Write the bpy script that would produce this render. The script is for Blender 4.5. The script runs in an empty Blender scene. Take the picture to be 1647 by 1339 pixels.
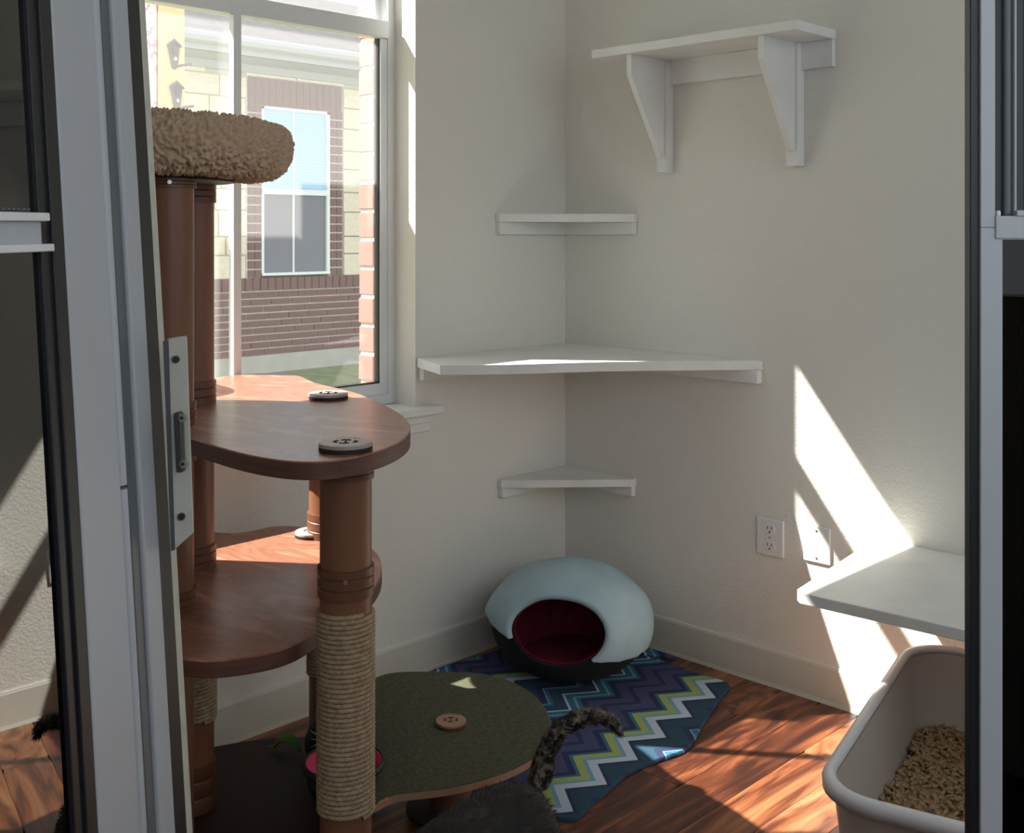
import bpy, bmesh, math, random
from mathutils import Vector, Matrix, noise
random.seed(7)

# ------------------------------------------------------------------ camera, sky, sun, exposure
SC = bpy.context.scene
COL = SC.collection
FPX, XC, YH, EYE = 1800.0, 823.5, 377.0, 1.30          # calibration on the 1647 x 1339 frame
YAW = math.radians(44.35)
RT = Vector((math.cos(YAW), math.sin(YAW), 0))          # camera right
FW = Vector((-math.sin(YAW), math.cos(YAW), 0))         # camera forward (level)
CAM = Vector((2.518, -2.833, EYE))                      # the room's far corner is the world origin
cd = bpy.data.cameras.new('camera')
cam = bpy.data.objects.new('camera', cd); COL.objects.link(cam)
cam.location = CAM
cam.rotation_euler = (math.radians(90), 0, YAW)
cd.sensor_width = 36.0
cd.lens = 36.0 * FPX / 1647.0
cd.shift_y = -(669.5 - YH) / 1647.0
cd.clip_start = 0.05
SC.camera = cam

world = bpy.data.worlds.new('sky'); SC.world = world
world.use_nodes = True
wb = world.node_tree.nodes['Background']
wb.inputs[0].default_value = (0.86, 0.93, 1.0, 1)
wb.inputs[1].default_value = 1.3

sd = bpy.data.lights.new('sun', 'SUN'); sun = bpy.data.objects.new('sun', sd); COL.objects.link(sun)
sun.location = (-6, -5, 9)
SDIR = Vector((1.32, 1.0, -1.73))
sun.rotation_euler = SDIR.to_track_quat('-Z', 'Y').to_euler()
sd.energy = 18.0; sd.angle = math.radians(0.6); sd.color = (1.0, 0.95, 0.86)

vs = SC.view_settings
vs.view_transform = 'Standard'; vs.look = 'None'; vs.exposure = 0.38; vs.gamma = 1.0
vs.use_curve_mapping = False

# ------------------------------------------------------------------ helpers: coordinates
def ray(px, py): return FW + RT * ((px - XC) / FPX) + Vector((0, 0, -(py - YH) / FPX))
def hit(px, py, ax, v):
    d = ray(px, py); return CAM + d * ((v - CAM[ax]) / d[ax])
def onz(px, py, z=0.0): return hit(px, py, 2, z)
def W(X, D, z=0.0): return Vector((CAM.x, CAM.y, 0)) + RT * X + FW * D + Vector((0, 0, z))   # metres right of / ahead of the viewer

# ------------------------------------------------------------------ helpers: materials
def mat(name, col, rough=0.6, col2=None, nscale=8.0, stretch=(1, 1, 1), bump=0.0, bscale=60.0, metal=0.0,
        detail=4.0, spec=None, contrast=(0.35, 0.65), coat=0.0):
    m = bpy.data.materials.new(name); m.use_nodes = True
    nt = m.node_tree; N = nt.nodes; L = nt.links
    p = N['Principled BSDF']
    p.inputs['Base Color'].default_value = (*col, 1); p.inputs['Roughness'].default_value = rough
    p.inputs['Metallic'].default_value = metal
    if spec is not None: p.inputs['Specular IOR Level'].default_value = spec
    if coat: p.inputs['Coat Weight'].default_value = coat
    tc = N.new('ShaderNodeTexCoord')
    if col2 is not None:
        mp = N.new('ShaderNodeMapping'); mp.inputs['Scale'].default_value = stretch
        L.new(tc.outputs['Object'], mp.inputs[0])
        n = N.new('ShaderNodeTexNoise'); n.inputs['Scale'].default_value = nscale; n.inputs['Detail'].default_value = detail
        L.new(mp.outputs[0], n.inputs['Vector'])
        r = N.new('ShaderNodeValToRGB')
        r.color_ramp.elements[0].position = contrast[0]; r.color_ramp.elements[0].color = (*col, 1)
        r.color_ramp.elements[1].position = contrast[1]; r.color_ramp.elements[1].color = (*col2, 1)
        L.new(n.outputs['Fac'], r.inputs[0]); L.new(r.outputs[0], p.inputs['Base Color'])
    if bump:
        n2 = N.new('ShaderNodeTexNoise'); n2.inputs['Scale'].default_value = bscale; n2.inputs['Detail'].default_value = 3
        L.new(tc.outputs['Object'], n2.inputs['Vector'])
        b = N.new('ShaderNodeBump'); b.inputs['Strength'].default_value = bump; b.inputs['Distance'].default_value = 0.01
        L.new(n2.outputs['Fac'], b.inputs['Height']); L.new(b.outputs[0], p.inputs['Normal'])
    return m

def wood_mat(name, cols, rough, scale, stretch, distort=1.0, randomise=False, coat=0.0):
    m = bpy.data.materials.new(name); m.use_nodes = True
    nt = m.node_tree; N = nt.nodes; L = nt.links; p = N['Principled BSDF']
    p.inputs['Roughness'].default_value = rough
    p.inputs['Coat Weight'].default_value = coat; p.inputs['Coat Roughness'].default_value = 0.25
    tc = N.new('ShaderNodeTexCoord'); mp = N.new('ShaderNodeMapping'); mp.inputs['Scale'].default_value = stretch
    L.new(tc.outputs['Object'], mp.inputs[0])
    vec = mp.outputs[0]
    if randomise:
        oi = N.new('ShaderNodeObjectInfo'); ml = N.new('ShaderNodeMath'); ml.operation = 'MULTIPLY'; ml.inputs[1].default_value = 57.0
        L.new(oi.outputs['Random'], ml.inputs[0])
        ad = N.new('ShaderNodeVectorMath'); ad.operation = 'ADD'
        cb = N.new('ShaderNodeCombineXYZ'); L.new(ml.outputs[0], cb.inputs[0]); L.new(ml.outputs[0], cb.inputs[2])
        L.new(vec, ad.inputs[0]); L.new(cb.outputs[0], ad.inputs[1]); vec = ad.outputs[0]
    n = N.new('ShaderNodeTexNoise'); n.inputs['Scale'].default_value = scale; n.inputs['Detail'].default_value = 6
    n.inputs['Distortion'].default_value = distort
    L.new(vec, n.inputs['Vector'])
    r = N.new('ShaderNodeValToRGB'); e = r.color_ramp.elements
    e[0].position = cols[0][0]; e[0].color = (*cols[0][1], 1); e[1].position = cols[-1][0]; e[1].color = (*cols[-1][1], 1)
    for pos, c in cols[1:-1]:
        x = e.new(pos); x.color = (*c, 1)
    fac = n.outputs['Fac']
    if randomise:                                           # each plank a little lighter or darker, fine grain on top
        n3 = N.new('ShaderNodeTexNoise'); n3.inputs['Scale'].default_value = 9; n3.inputs['Detail'].default_value = 3
        m3 = N.new('ShaderNodeMapping'); m3.inputs['Scale'].default_value = (4, 0.5, 1)
        L.new(vec, m3.inputs[0]); L.new(m3.outputs[0], n3.inputs['Vector'])
        a1 = N.new('ShaderNodeMath'); a1.operation = 'MULTIPLY_ADD'; a1.inputs[1].default_value = 0.22; L.new(oi.outputs['Random'], a1.inputs[0]); L.new(fac, a1.inputs[2])
        a2 = N.new('ShaderNodeMath'); a2.operation = 'MULTIPLY_ADD'; a2.inputs[1].default_value = 0.25; L.new(n3.outputs['Fac'], a2.inputs[0]); L.new(a1.outputs[0], a2.inputs[2])
        a3 = N.new('ShaderNodeMath'); a3.operation = 'SUBTRACT'; a3.inputs[1].default_value = 0.235; L.new(a2.outputs[0], a3.inputs[0]); fac = a3.outputs[0]
    L.new(fac, r.inputs[0]); L.new(r.outputs[0], p.inputs['Base Color'])
    b = N.new('ShaderNodeBump'); b.inputs['Strength'].default_value = 0.08; b.inputs['Distance'].default_value = 0.005
    L.new(n.outputs['Fac'], b.inputs['Height']); L.new(b.outputs[0], p.inputs['Normal'])
    return m

def glass_mat(name, tint, haze, hazecol=(0.9, 0.9, 0.92), ior=1.5):
    m = bpy.data.materials.new(name); m.use_nodes = True
    nt = m.node_tree; N = nt.nodes; L = nt.links
    N.remove(N['Principled BSDF']); out = N['Material Output']
    tr = N.new('ShaderNodeBsdfTransparent'); tr.inputs[0].default_value = (*tint, 1)
    tl = N.new('ShaderNodeBsdfTranslucent'); tl.inputs[0].default_value = (*hazecol, 1)
    mx = N.new('ShaderNodeMixShader'); mx.inputs[0].default_value = haze
    L.new(tr.outputs[0], mx.inputs[1]); L.new(tl.outputs[0], mx.inputs[2])
    gl = N.new('ShaderNodeBsdfGlossy'); gl.inputs['Roughness'].default_value = 0.01
    ge = N.new('ShaderNodeNewGeometry'); dt = N.new('ShaderNodeVectorMath'); dt.operation = 'DOT_PRODUCT'
    L.new(ge.outputs['Normal'], dt.inputs[0]); L.new(ge.outputs['Incoming'], dt.inputs[1])
    def mt(op, a, b=0.0):                                   # Schlick reflectance, the same from both faces of the pane
        x = N.new('ShaderNodeMath'); x.operation = op
        for i_, q in enumerate((a, b)):
            if isinstance(q, (int, float)): x.inputs[i_].default_value = q
            else: L.new(q, x.inputs[i_])
        return x.outputs[0]
    f0 = ((ior - 1) / (ior + 1)) ** 2
    sch = mt('ADD', mt('MULTIPLY', mt('POWER', mt('SUBTRACT', 1.0, mt('ABSOLUTE', dt.outputs['Value'])), 5.0), 1 - f0), f0)
    m2 = N.new('ShaderNodeMixShader')
    L.new(sch, m2.inputs[0]); L.new(mx.outputs[0], m2.inputs[1]); L.new(gl.outputs[0], m2.inputs[2])
    L.new(m2.outputs[0], out.inputs[0])
    return m

M = {}
M['wall'] = mat('wall_paint', (0.80, 0.78, 0.72), 0.85, bump=0.25, bscale=140)
M['ceil'] = mat('ceiling_paint', (0.8, 0.79, 0.76), 0.9)
M['white'] = mat('white_paint', (0.80, 0.80, 0.78), 0.45, (0.86, 0.86, 0.84), 9, bump=0.05, bscale=90)
M['trim'] = mat('trim_paint', (0.82, 0.82, 0.80), 0.4)
M['vinyl'] = mat('vinyl_baseboard', (0.66, 0.64, 0.57), 0.5)
M['frame'] = mat('vinyl_window_frame', (0.78, 0.80, 0.80), 0.35)
M['alu'] = mat('painted_aluminium', (0.46, 0.485, 0.52), 0.38)
M['alud'] = mat('grey_aluminium', (0.13, 0.14, 0.155), 0.35)
M['gasket'] = mat('black_gasket', (0.012, 0.013, 0.016), 0.4)
M['glass'] = glass_mat('window_glass', (0.97, 0.98, 0.98), 0.05)
M['darkglass'] = glass_mat('tinted_door_glass', (0.03, 0.032, 0.033), 0.0, ior=2.3)
M['clearglass'] = glass_mat('upper_window_glass', (0.97, 0.98, 0.98), 0.03)
M['rightglass'] = glass_mat('dark_fixed_glass', (0.02, 0.02, 0.022), 0.0, ior=1.4)
M['plastic'] = mat('white_plastic', (0.80, 0.80, 0.80), 0.3)
M['slot'] = mat('dark_slot', (0.02, 0.02, 0.02), 0.5)
M['metal'] = mat('steel', (0.55, 0.55, 0.53), 0.3, metal=1.0)
M['dmetal'] = mat('dark_steel', (0.10, 0.105, 0.10), 0.35, metal=0.8)
M['strike'] = mat('cream_painted_metal', (0.58, 0.57, 0.50), 0.5, (0.50, 0.49, 0.42), 25, contrast=(0.45, 0.75))
M['plank'] = wood_mat('floor_plank_wood', [(0.28, (0.035, 0.010, 0.006)), (0.42, (0.10, 0.028, 0.012)), (0.50, (0.21, 0.066, 0.026)), (0.60, (0.29, 0.108, 0.043)), (0.76, (0.42, 0.185, 0.085))], 0.36, 1.7, (1.5, 1.6, 1), 1.0, True, 0.2)
M['subfloor'] = mat('subfloor', (0.03, 0.012, 0.008), 0.8)
M['ply'] = wood_mat('platform_veneer', [(0.30, (0.20, 0.075, 0.042)), (0.42, (0.33, 0.135, 0.077)), (0.5, (0.24, 0.095, 0.056)), (0.58, (0.38, 0.165, 0.10)), (0.72, (0.47, 0.235, 0.155))], 0.34, 1.6, (1.5, 5.0, 1), 3.0, False, 0.2)
M['plyedge'] = wood_mat('platform_edge', [(0.3, (0.075, 0.03, 0.02)), (0.7, (0.15, 0.06, 0.038))], 0.5, 9, (1, 1, 12), 0.5)
M['base'] = mat('dark_base_board', (0.022, 0.009, 0.007), 0.6, (0.03, 0.012, 0.009), 6)
M['tube'] = mat('brown_post', (0.185, 0.076, 0.038), 0.42, (0.22, 0.092, 0.046), 5)
M['collar'] = mat('brown_collar', (0.14, 0.056, 0.028), 0.4)
M['sisal'] = mat('sisal_rope', (0.33, 0.235, 0.14), 0.9, (0.46, 0.345, 0.215), 90, bump=0.4, bscale=500)
M['sherpa'] = mat('tan_sherpa', (0.50, 0.35, 0.235), 0.95, (0.60, 0.44, 0.31), 60)
M['cap'] = mat('cap_top', (0.38, 0.30, 0.26), 0.45, (0.44, 0.36, 0.32), 20)
M['capb'] = mat('beech_cap', (0.36, 0.20, 0.12), 0.5, (0.42, 0.24, 0.15), 30)
M['ink'] = mat('burnt_mark', (0.012, 0.010, 0.010), 0.7)
M['carpet'] = mat('olive_carpet', (0.055, 0.058, 0.032), 0.95, (0.115, 0.115, 0.065), 60, (1, 4, 1), bump=0.6, bscale=300)
M['cblue'] = mat('pale_blue_felt', (0.38, 0.53, 0.61), 0.9, (0.44, 0.59, 0.66), 10, bump=0.2, bscale=40)
M['cblack'] = mat('black_felt', (0.008, 0.008, 0.010), 0.95)
M['cred'] = mat('maroon_fleece', (0.20, 0.010, 0.035), 0.95, (0.25, 0.014, 0.045), 30)
M['pink'] = mat('pink_plastic', (0.85, 0.02, 0.13), 0.3)
M['rubber'] = mat('black_rubber', (0.01, 0.01, 0.01), 0.5)
M['green'] = mat('green_felt', (0.10, 0.22, 0.05), 0.8)
M['pan'] = mat('grey_pan_plastic', (0.60, 0.54, 0.49), 0.4)
M['panrim'] = mat('light_pan_rim', (0.78, 0.78, 0.79), 0.35)
M['pellet'] = mat('wood_pellet', (0.34, 0.22, 0.115), 0.9, (0.50, 0.36, 0.20), 120)
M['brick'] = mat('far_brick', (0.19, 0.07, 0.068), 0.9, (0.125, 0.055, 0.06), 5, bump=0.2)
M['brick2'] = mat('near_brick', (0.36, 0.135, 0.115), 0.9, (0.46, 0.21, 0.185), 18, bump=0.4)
M['mortar'] = mat('mortar', (0.74, 0.66, 0.64), 0.95)
M['stone'] = mat('cream_limestone', (0.72, 0.60, 0.45), 0.9, (0.78, 0.70, 0.58), 6, bump=0.3, bscale=20)
M['smort'] = mat('stone_mortar', (0.52, 0.47, 0.39), 0.95)
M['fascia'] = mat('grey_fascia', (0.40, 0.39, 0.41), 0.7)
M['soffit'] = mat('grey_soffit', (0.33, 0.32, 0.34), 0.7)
M['shingle'] = mat('grey_shingle', (0.065, 0.06, 0.068), 0.9, (0.095, 0.088, 0.096), 14)
M['concrete'] = mat('concrete_footing', (0.42, 0.40, 0.36), 0.9, (0.48, 0.46, 0.42), 8)
M['grass'] = mat('lawn', (0.11, 0.17, 0.06), 0.95, (0.20, 0.24, 0.11), 9, bump=0.6, bscale=60)
M['peach'] = mat('peach_board', (0.85, 0.55, 0.30), 0.7, (0.88, 0.60, 0.36), 6)
M['stucco'] = mat('speckled_stucco', (0.75, 0.68, 0.68), 0.9, (0.42, 0.30, 0.34), 40, contrast=(0.55, 0.62))
M['iron'] = mat('grey_iron', (0.10, 0.095, 0.115), 0.5)
M['blind'] = mat('pale_blue_blind', (0.42, 0.60, 0.82), 0.5)
M['npane'] = mat('far_window_glass', (0.13, 0.13, 0.17), 0.08)

# ------------------------------------------------------------------ helpers: meshes
WL = {}                                                    # world position of every parent's origin
class MB:
    def __init__(s): s.v = []; s.f = []
    def add(s, vs_, fs):
        o = len(s.v); s.v += [Vector(v) for v in vs_]; s.f += [tuple(i + o for i in f) for f in fs]; return s
    def box(s, a, b):
        (x0, y0, z0), (x1, y1, z1) = a, b
        x0, x1 = sorted((x0, x1)); y0, y1 = sorted((y0, y1)); z0, z1 = sorted((z0, z1))
        return s.add([(x0, y0, z0), (x1, y0, z0), (x1, y1, z0), (x0, y1, z0), (x0, y0, z1), (x1, y0, z1), (x1, y1, z1), (x0, y1, z1)],
                     [(0, 3, 2, 1), (4, 5, 6, 7), (0, 1, 5, 4), (1, 2, 6, 5), (2, 3, 7, 6), (3, 0, 4, 7)])
    def obox(s, o, u, v, w):                                # oriented box from corner o and three edge vectors
        o, u, v, w = Vector(o), Vector(u), Vector(v), Vector(w)
        P = [o, o + u, o + u + v, o + v]; P += [p + w for p in P]
        return s.add(P, [(0, 3, 2, 1), (4, 5, 6, 7), (0, 1, 5, 4), (1, 2, 6, 5), (2, 3, 7, 6), (3, 0, 4, 7)])
    def prism(s, pts, ext):                                 # polygon of 3-D points pushed along ext
        n = len(pts); ext = Vector(ext); P = [Vector(p) for p in pts]
        return s.add(P + [p + ext for p in P], [tuple(range(n))[::-1], tuple(range(n, 2 * n))] + [(i, (i + 1) % n, n + (i + 1) % n, n + i) for i in range(n)])
    def lathe(s, prof, c, n=32, cap=True):                  # prof: (radius, z)
        c = Vector(c); P = []; k = len(prof)
        for r, z in prof:
            for i in range(n):
                t = 2 * math.pi * i / n; P.append(c + Vector((r * math.cos(t), r * math.sin(t), z)))
        F = [(j * n + i, j * n + (i + 1) % n, (j + 1) * n + (i + 1) % n, (j + 1) * n + i) for j in range(k - 1) for i in range(n)]
        if cap: F += [tuple(range(n))[::-1], tuple(range((k - 1) * n, k * n))]
        return s.add(P, F)
    def tube(s, path, rad, n=10, cap=True):
        path = [Vector(p) for p in path]; P = []; k = len(path)
        up = None
        for j, p in enumerate(path):
            t = (path[min(j + 1, k - 1)] - path[max(j - 1, 0)]).normalized()
            if up is None: up = t.orthogonal().normalized()
            up = (up - t * up.dot(t)).normalized(); sd_ = t.cross(up)
            r = rad[j] if isinstance(rad, (list, tuple)) else rad
            for i in range(n):
                a = 2 * math.pi * i / n; P.append(p + (up * math.cos(a) + sd_ * math.sin(a)) * r)
        F = [(j * n + i, j * n + (i + 1) % n, (j + 1) * n + (i + 1) % n, (j + 1) * n + i) for j in range(k - 1) for i in range(n)]
        if cap: F += [tuple(range(n))[::-1], tuple(range((k - 1) * n, k * n))]
        return s.add(P, F)
    def build(s, name, m, parent=None, smooth=False, bevel=0.0, recalc=True):
        lo = Vector((min(v[i] for v in s.v) for i in range(3))); hi = Vector((max(v[i] for v in s.v) for i in range(3)))
        org = Vector(((lo.x + hi.x) / 2, (lo.y + hi.y) / 2, lo.z))
        me = bpy.data.meshes.new(name); me.from_pydata([v - org for v in s.v], [], s.f)
        if recalc:
            bm = bmesh.new(); bm.from_mesh(me); bmesh.ops.recalc_face_normals(bm, faces=bm.faces); bm.to_mesh(me); bm.free()
        if isinstance(m, (list, tuple)):
            for x in m: me.materials.append(M[x])
        else: me.materials.append(M[m])
        if smooth:
            me.shade_smooth() if smooth is True else None
        o = bpy.data.objects.new(name, me); COL.objects.link(o)
        if bevel:
            b = o.modifiers.new('bevel', 'BEVEL'); b.width = bevel; b.segments = 2; b.limit_method = 'ANGLE'
        if smooth == 'auto':
            me.shade_smooth()
            e = o.modifiers.new('edge', 'EDGE_SPLIT'); e.split_angle = math.radians(35)
        WL[o] = org
        if parent is not None:
            o.parent = parent; o.location = org - WL[parent]
        else: o.location = org
        return o

def thing(name, loc, label, cat, group=None):
    o = bpy.data.objects.new(name, None); COL.objects.link(o); o.location = loc; o.empty_display_size = 0.05
    WL[o] = Vector(loc); return tag(o, label, cat, group)
def tag(o, label, cat, group=None):
    o['label'] = label; o['category'] = cat
    if group: o['group'] = group
    return o
def struct(o, label):
    o['kind'] = 'structure'; o['label'] = label; return o
def sempty(name, loc, label):
    o = bpy.data.objects.new(name, None); COL.objects.link(o); o.location = loc; o.empty_display_size = 0.05
    WL[o] = Vector(loc); return struct(o, label)

UNIT = {}
def unit_block(m):                                          # one bevelled unit block per material, shared by all alike pieces
    if m not in UNIT:
        me = bpy.data.meshes.new('block_' + m); bm = bmesh.new(); bmesh.ops.create_cube(bm, size=1.0)
        bmesh.ops.bevel(bm, geom=bm.edges[:], offset=0.035, segments=1, affect='EDGES'); bm.to_mesh(me); bm.free()
        me.materials.append(M[m]); UNIT[m] = me
    return UNIT[m]
def block(name, m, a, b, parent):
    a = Vector(a); b = Vector(b); c = (a + b) / 2; d = b - a
    o = bpy.data.objects.new(name, unit_block(m)); COL.objects.link(o)
    o.parent = parent; o.location = c - WL[parent]; o.scale = (abs(d.x), abs(d.y), abs(d.z)); WL[o] = c
    return o

# ------------------------------------------------------------------ the room
WY0, WY1, WZ0, WZ1 = -1.87, -0.666, 0.79, 2.30               # window opening in the left wall (plane x = 0)
T = 0.15
wl = MB().box((-T, -4.3, -0.05), (0, 0, WZ0)).box((-T, -4.3, WZ1), (0, 0, 2.5)).box((-T, -4.3, WZ0), (0, WY0, WZ1)).box((-T, WY1, WZ0), (0, 0, WZ1)).build('wall_left', 'wall')
struct(wl, 'off-white textured wall with the window')
wr = MB().box((-T, 0, -0.05), (3.7, 0.12, 2.5)).build('wall_right', 'wall'); struct(wr, 'off-white textured wall carrying the bracket shelf and outlets')
wb_ = MB().box((-T, -4.42, -0.05), (3.7, -4.3, 2.5)).build('wall_back', 'wall'); struct(wb_, 'off-white wall behind the viewer')
cl = MB().box((-T, -4.42, 2.5), (3.7, 0.12, 2.6)).build('ceiling', 'ceil'); struct(cl, 'white ceiling')
# unseen side left open for fill daylight; low wall added to darken the floor
wp = MB().box((3.58, -4.3, -0.05), (3.7, 0, 1.15)).build('wall_light_limit', 'wall'); struct(wp, 'unseen low wall added on the open side to limit daylight')

fl = MB().box((0, -4.3, -0.05), (3.58, 0, -0.008)).build('floor', 'subfloor'); struct(fl, 'dark reddish wood plank floor')
PW, PL = 0.118, 1.22
i = 0; x = 0.012
while x < 2.6:
    y = -(0.10 + (i * 0.43) % PL)
    y0 = -0.005
    while y0 > -3.4:
        y1 = max(y, -3.4)
        block('plank', 'plank', (x, y1 + 0.0012, -0.008), (min(x + PW, 2.6) - 0.0012, y0, 0.0), fl)
        y0 = y1; y -= PL
    x += PW; i += 1

bbl = MB().prism([(0, -4.2, 0), (0.012, -4.2, 0), (0.009, -4.2, 0.012), (0.007, -4.2, 0.098), (0.004, -4.2, 0.104), (0, -4.2, 0.104)], (0, 4.2, 0)).build('baseboard_left', 'vinyl')
struct(bbl, 'beige vinyl baseboard below the window wall')
bbr = MB().prism([(0.007, 0, 0), (0.007, -0.012, 0), (0.007, -0.009, 0.012), (0.007, -0.007, 0.098), (0.007, -0.004, 0.104), (0.007, 0, 0.104)], (3.4, 0, 0)).build('baseboard_right', 'vinyl')
struct(bbr, 'beige vinyl baseboard below the outlet wall')
MB().box((0, -4.2, 0.1035), (0.0045, 0, 0.106)).build('caulk_line', 'trim', bbl)
MB().box((0.007, -0.0045, 0.1035), (3.4, 0, 0.106)).build('caulk_line', 'trim', bbr)

# ------------------------------------------------------------------ window
w1 = sempty('window_1', (-0.12, (WY0 + WY1) / 2, WZ0), 'white vinyl single-hung window above the sill')
fo, fi = -0.15, -0.095
MB().box((fo, WY1 - 0.026, WZ0 + 0.003), (fi, WY1, WZ1)).box((fo, WY0, WZ0 + 0.003), (fi, WY0 + 0.026, WZ1)).box((fo, WY0 + 0.026, WZ1 - 0.03), (fi, WY1 - 0.026, WZ1)).box((fo, WY0 + 0.026, WZ0 + 0.003), (fi, WY1 - 0.026, WZ0 + 0.032)).build('window_frame', 'frame', w1)
sy1, sy0 = WY1 - 0.0262, WY0 + 0.0262
ls = MB().box((-0.128, sy1 - 0.026, 0.8225), (-0.098, sy1, 1.885)).box((-0.128, sy0, 0.8225), (-0.098, sy0 + 0.026, 1.885)).box((-0.128, sy0 + 0.026, 0.8225), (-0.098, sy1 - 0.026, 0.856)).build('lower_sash', 'frame', w1)
MB().box((-0.131, sy0, 1.8855), (-0.088, sy1, 1.9395)).build('meeting_rail', 'frame', w1, bevel=0.004)
us = MB().box((-0.15, sy1 - 0.022, 1.94), (-0.13, sy1, WZ1 - 0.03)).box((-0.15, sy0, 1.94), (-0.13, sy0 + 0.022, WZ1 - 0.03)).build('upper_sash', 'frame', w1)
MB().box((-0.124, sy1 - 0.030, 0.8562), (-0.104, sy1 - 0.0262, 1.885)).box((-0.124, sy0 + 0.0262, 0.8562), (-0.104, sy1 - 0.030, 0.860)).build('glazing_seal', 'gasket', ls)
MB().box((-0.116, sy0 + 0.026, 0.856), (-0.112, sy1 - 0.026, 1.885)).build('pane', 'glass', ls)
MB().box((-0.142, sy0 + 0.022, 1.94), (-0.138, sy1 - 0.022, WZ1 - 0.03)).build('pane', 'glass', us)
my = hit(379, 300, 0, -0.085).y
MB().box((-0.0995, my - 0.012, WZ0 + 0.02), (-0.075, my + 0.012, 1.884)).build('vertical_bar', 'frame', w1, bevel=0.002)
# sill with horn and apron
ws = MB().box((-0.095, WY0, 0.775), (0.0, WY1, 0.792)).box((0, WY0 - 0.075, 0.768), (0.046, WY1 + 0.075, 0.792)).build('trim_1', 'trim', bevel=0.004)
struct(ws, 'white window sill with projecting end')
MB().box((0, WY0 - 0.05, 0.715), (0.014, WY1 + 0.05, 0.768)).box((0, WY0 - 0.05, 0.742), (0.024, WY1 + 0.05, 0.768)).build('apron', 'trim', ws, bevel=0.004)
# brick reveal outside, right of the pane
br = MB().box((-0.215, -0.70, 0.40), (-T, -0.45, 2.35)).build('trim_2', 'mortar'); struct(br, 'sunlit brick reveal outside the window')
z = 0.42; k = 0
while z < 2.3:
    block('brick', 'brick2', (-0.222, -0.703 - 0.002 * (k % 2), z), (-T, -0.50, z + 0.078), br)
    z += 0.087; k += 1

# ------------------------------------------------------------------ white corner shelves
def tri_shelf(L1, L2, zt, th, label, ch):
    t = thing('corner_shelf', (0.01, -0.01, zt - th - ch), label, 'shelf', 'white corner shelves')
    c = 0.02
    MB().prism([(0.001, -0.001, zt - th), (0.001, -L1, zt - th), (c, -L1, zt - th), (L2, -c, zt - th), (L2, -0.001, zt - th)], (0, 0, th)).build('board', 'white', t, bevel=0.0015)
    MB().box((0.001, -L1 + 0.004, zt - th - ch), (0.021, -0.001, zt - th)).build('cleat', 'white', t, bevel=0.0015)
    MB().box((0.021, -0.021, zt - th - ch), (L2 - 0.004, -0.001, zt - th)).build('cleat', 'white', t, bevel=0.0015)
    return t
tri_shelf(0.335, 0.31, 1.366, 0.026, 'small white triangular corner shelf at eye level, highest of three corner shelves', 0.040)
tri_shelf(0.325, 0.305, 0.522, 0.024, 'small white triangular corner shelf near the floor, lowest of three corner shelves', 0.032)
mz, mt = 0.935, 0.028
ms = thing('corner_shelf', (0.01, -0.01, mz - mt - 0.04), 'large white quarter-round corner shelf beside the window, middle of three', 'shelf', 'white corner shelves')
P = [(0.001, -0.001), (0.001, -0.660), (0.185, -0.735), (0.27, -0.645), (0.345, -0.545), (0.40, -0.45), (0.485, -0.322), (0.595, -0.192), (0.70, -0.075), (0.768, -0.001)]
fr_ = [Vector((*p, 0)) for p in P[2:]]; cur = []
for i in range(len(fr_) - 1):
    p0, p1, p2, p3 = fr_[max(i - 1, 0)], fr_[i], fr_[i + 1], fr_[min(i + 2, len(fr_) - 1)]
    for j in range(6):
        t = j / 6; q = 0.5 * ((2 * p1) + (p2 - p0) * t + (2 * p0 - 5 * p1 + 4 * p2 - p3) * t * t + (3 * p1 - p0 - 3 * p2 + p3) * t ** 3); cur.append((q.x, min(q.y, -0.001)))
P = P[:2] + cur + [P[-1]]
MB().prism([(x, y, mz - mt) for x, y in P], (0, 0, mt)).build('board', 'white', ms, bevel=0.0015)
MB().box((0.001, -0.655, mz - mt - 0.038), (0.024, -0.001, mz - mt)).build('cleat', 'white', ms, bevel=0.0015)
MB().box((0.024, -0.026, mz - mt - 0.038), (0.765, -0.001, mz - mt)).build('cleat', 'white', ms, bevel=0.0015)

# bracket shelf high on the right wall
bz = 1.838
bs = thing('bracket_shelf', (0.66, -0.001, 1.49), 'white wall shelf on two triangular wooden brackets', 'shelf')
MB().box((0.30, -0.215, bz), (1.00, -0.001, bz + 0.026)).build('board', 'white', bs, bevel=0.0015)
MB().box((0.43, -0.019, bz - 0.075), (0.998, -0.001, bz)).build('cleat', 'white', bs, bevel=0.0015)
for bx in (0.432, 0.884):
    b = MB().box((bx - 0.019, -0.038, 1.492), (bx + 0.019, -0.0195, bz)).build('bracket', 'white', bs, bevel=0.0015)
    MB().prism([(bx - 0.009, -0.038, bz), (bx - 0.009, -0.20, bz), (bx - 0.009, -0.20, bz - 0.062), (bx - 0.009, -0.052, 1.535), (bx - 0.009, -0.038, 1.535)], (0.018, 0, 0)).build('gusset', 'white', b, bevel=0.001)
    MB().box((bx - 0.017, -0.0195, 1.492), (bx + 0.017, -0.001, bz - 0.075)).build('wall_spacer', 'white', b)

# low deep shelf in the sunlight
lz = 0.485
lo_ = thing('low_shelf', (1.5, -0.02, lz - 0.06), 'deep white wall shelf above the litter box', 'shelf')
MB().prism([(1.115, -0.001, lz - 0.026), (1.188, -0.535, lz - 0.026), (1.206, -0.552, lz - 0.026), (2.05, -0.50, lz - 0.026), (2.05, -0.001, lz - 0.026)], (0, 0, 0.026)).build('board', 'white', lo_, bevel=0.002)
MB().box((1.15, -0.022, lz - 0.064), (2.0, -0.001, lz - 0.026)).build('cleat', 'white', lo_)

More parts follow.
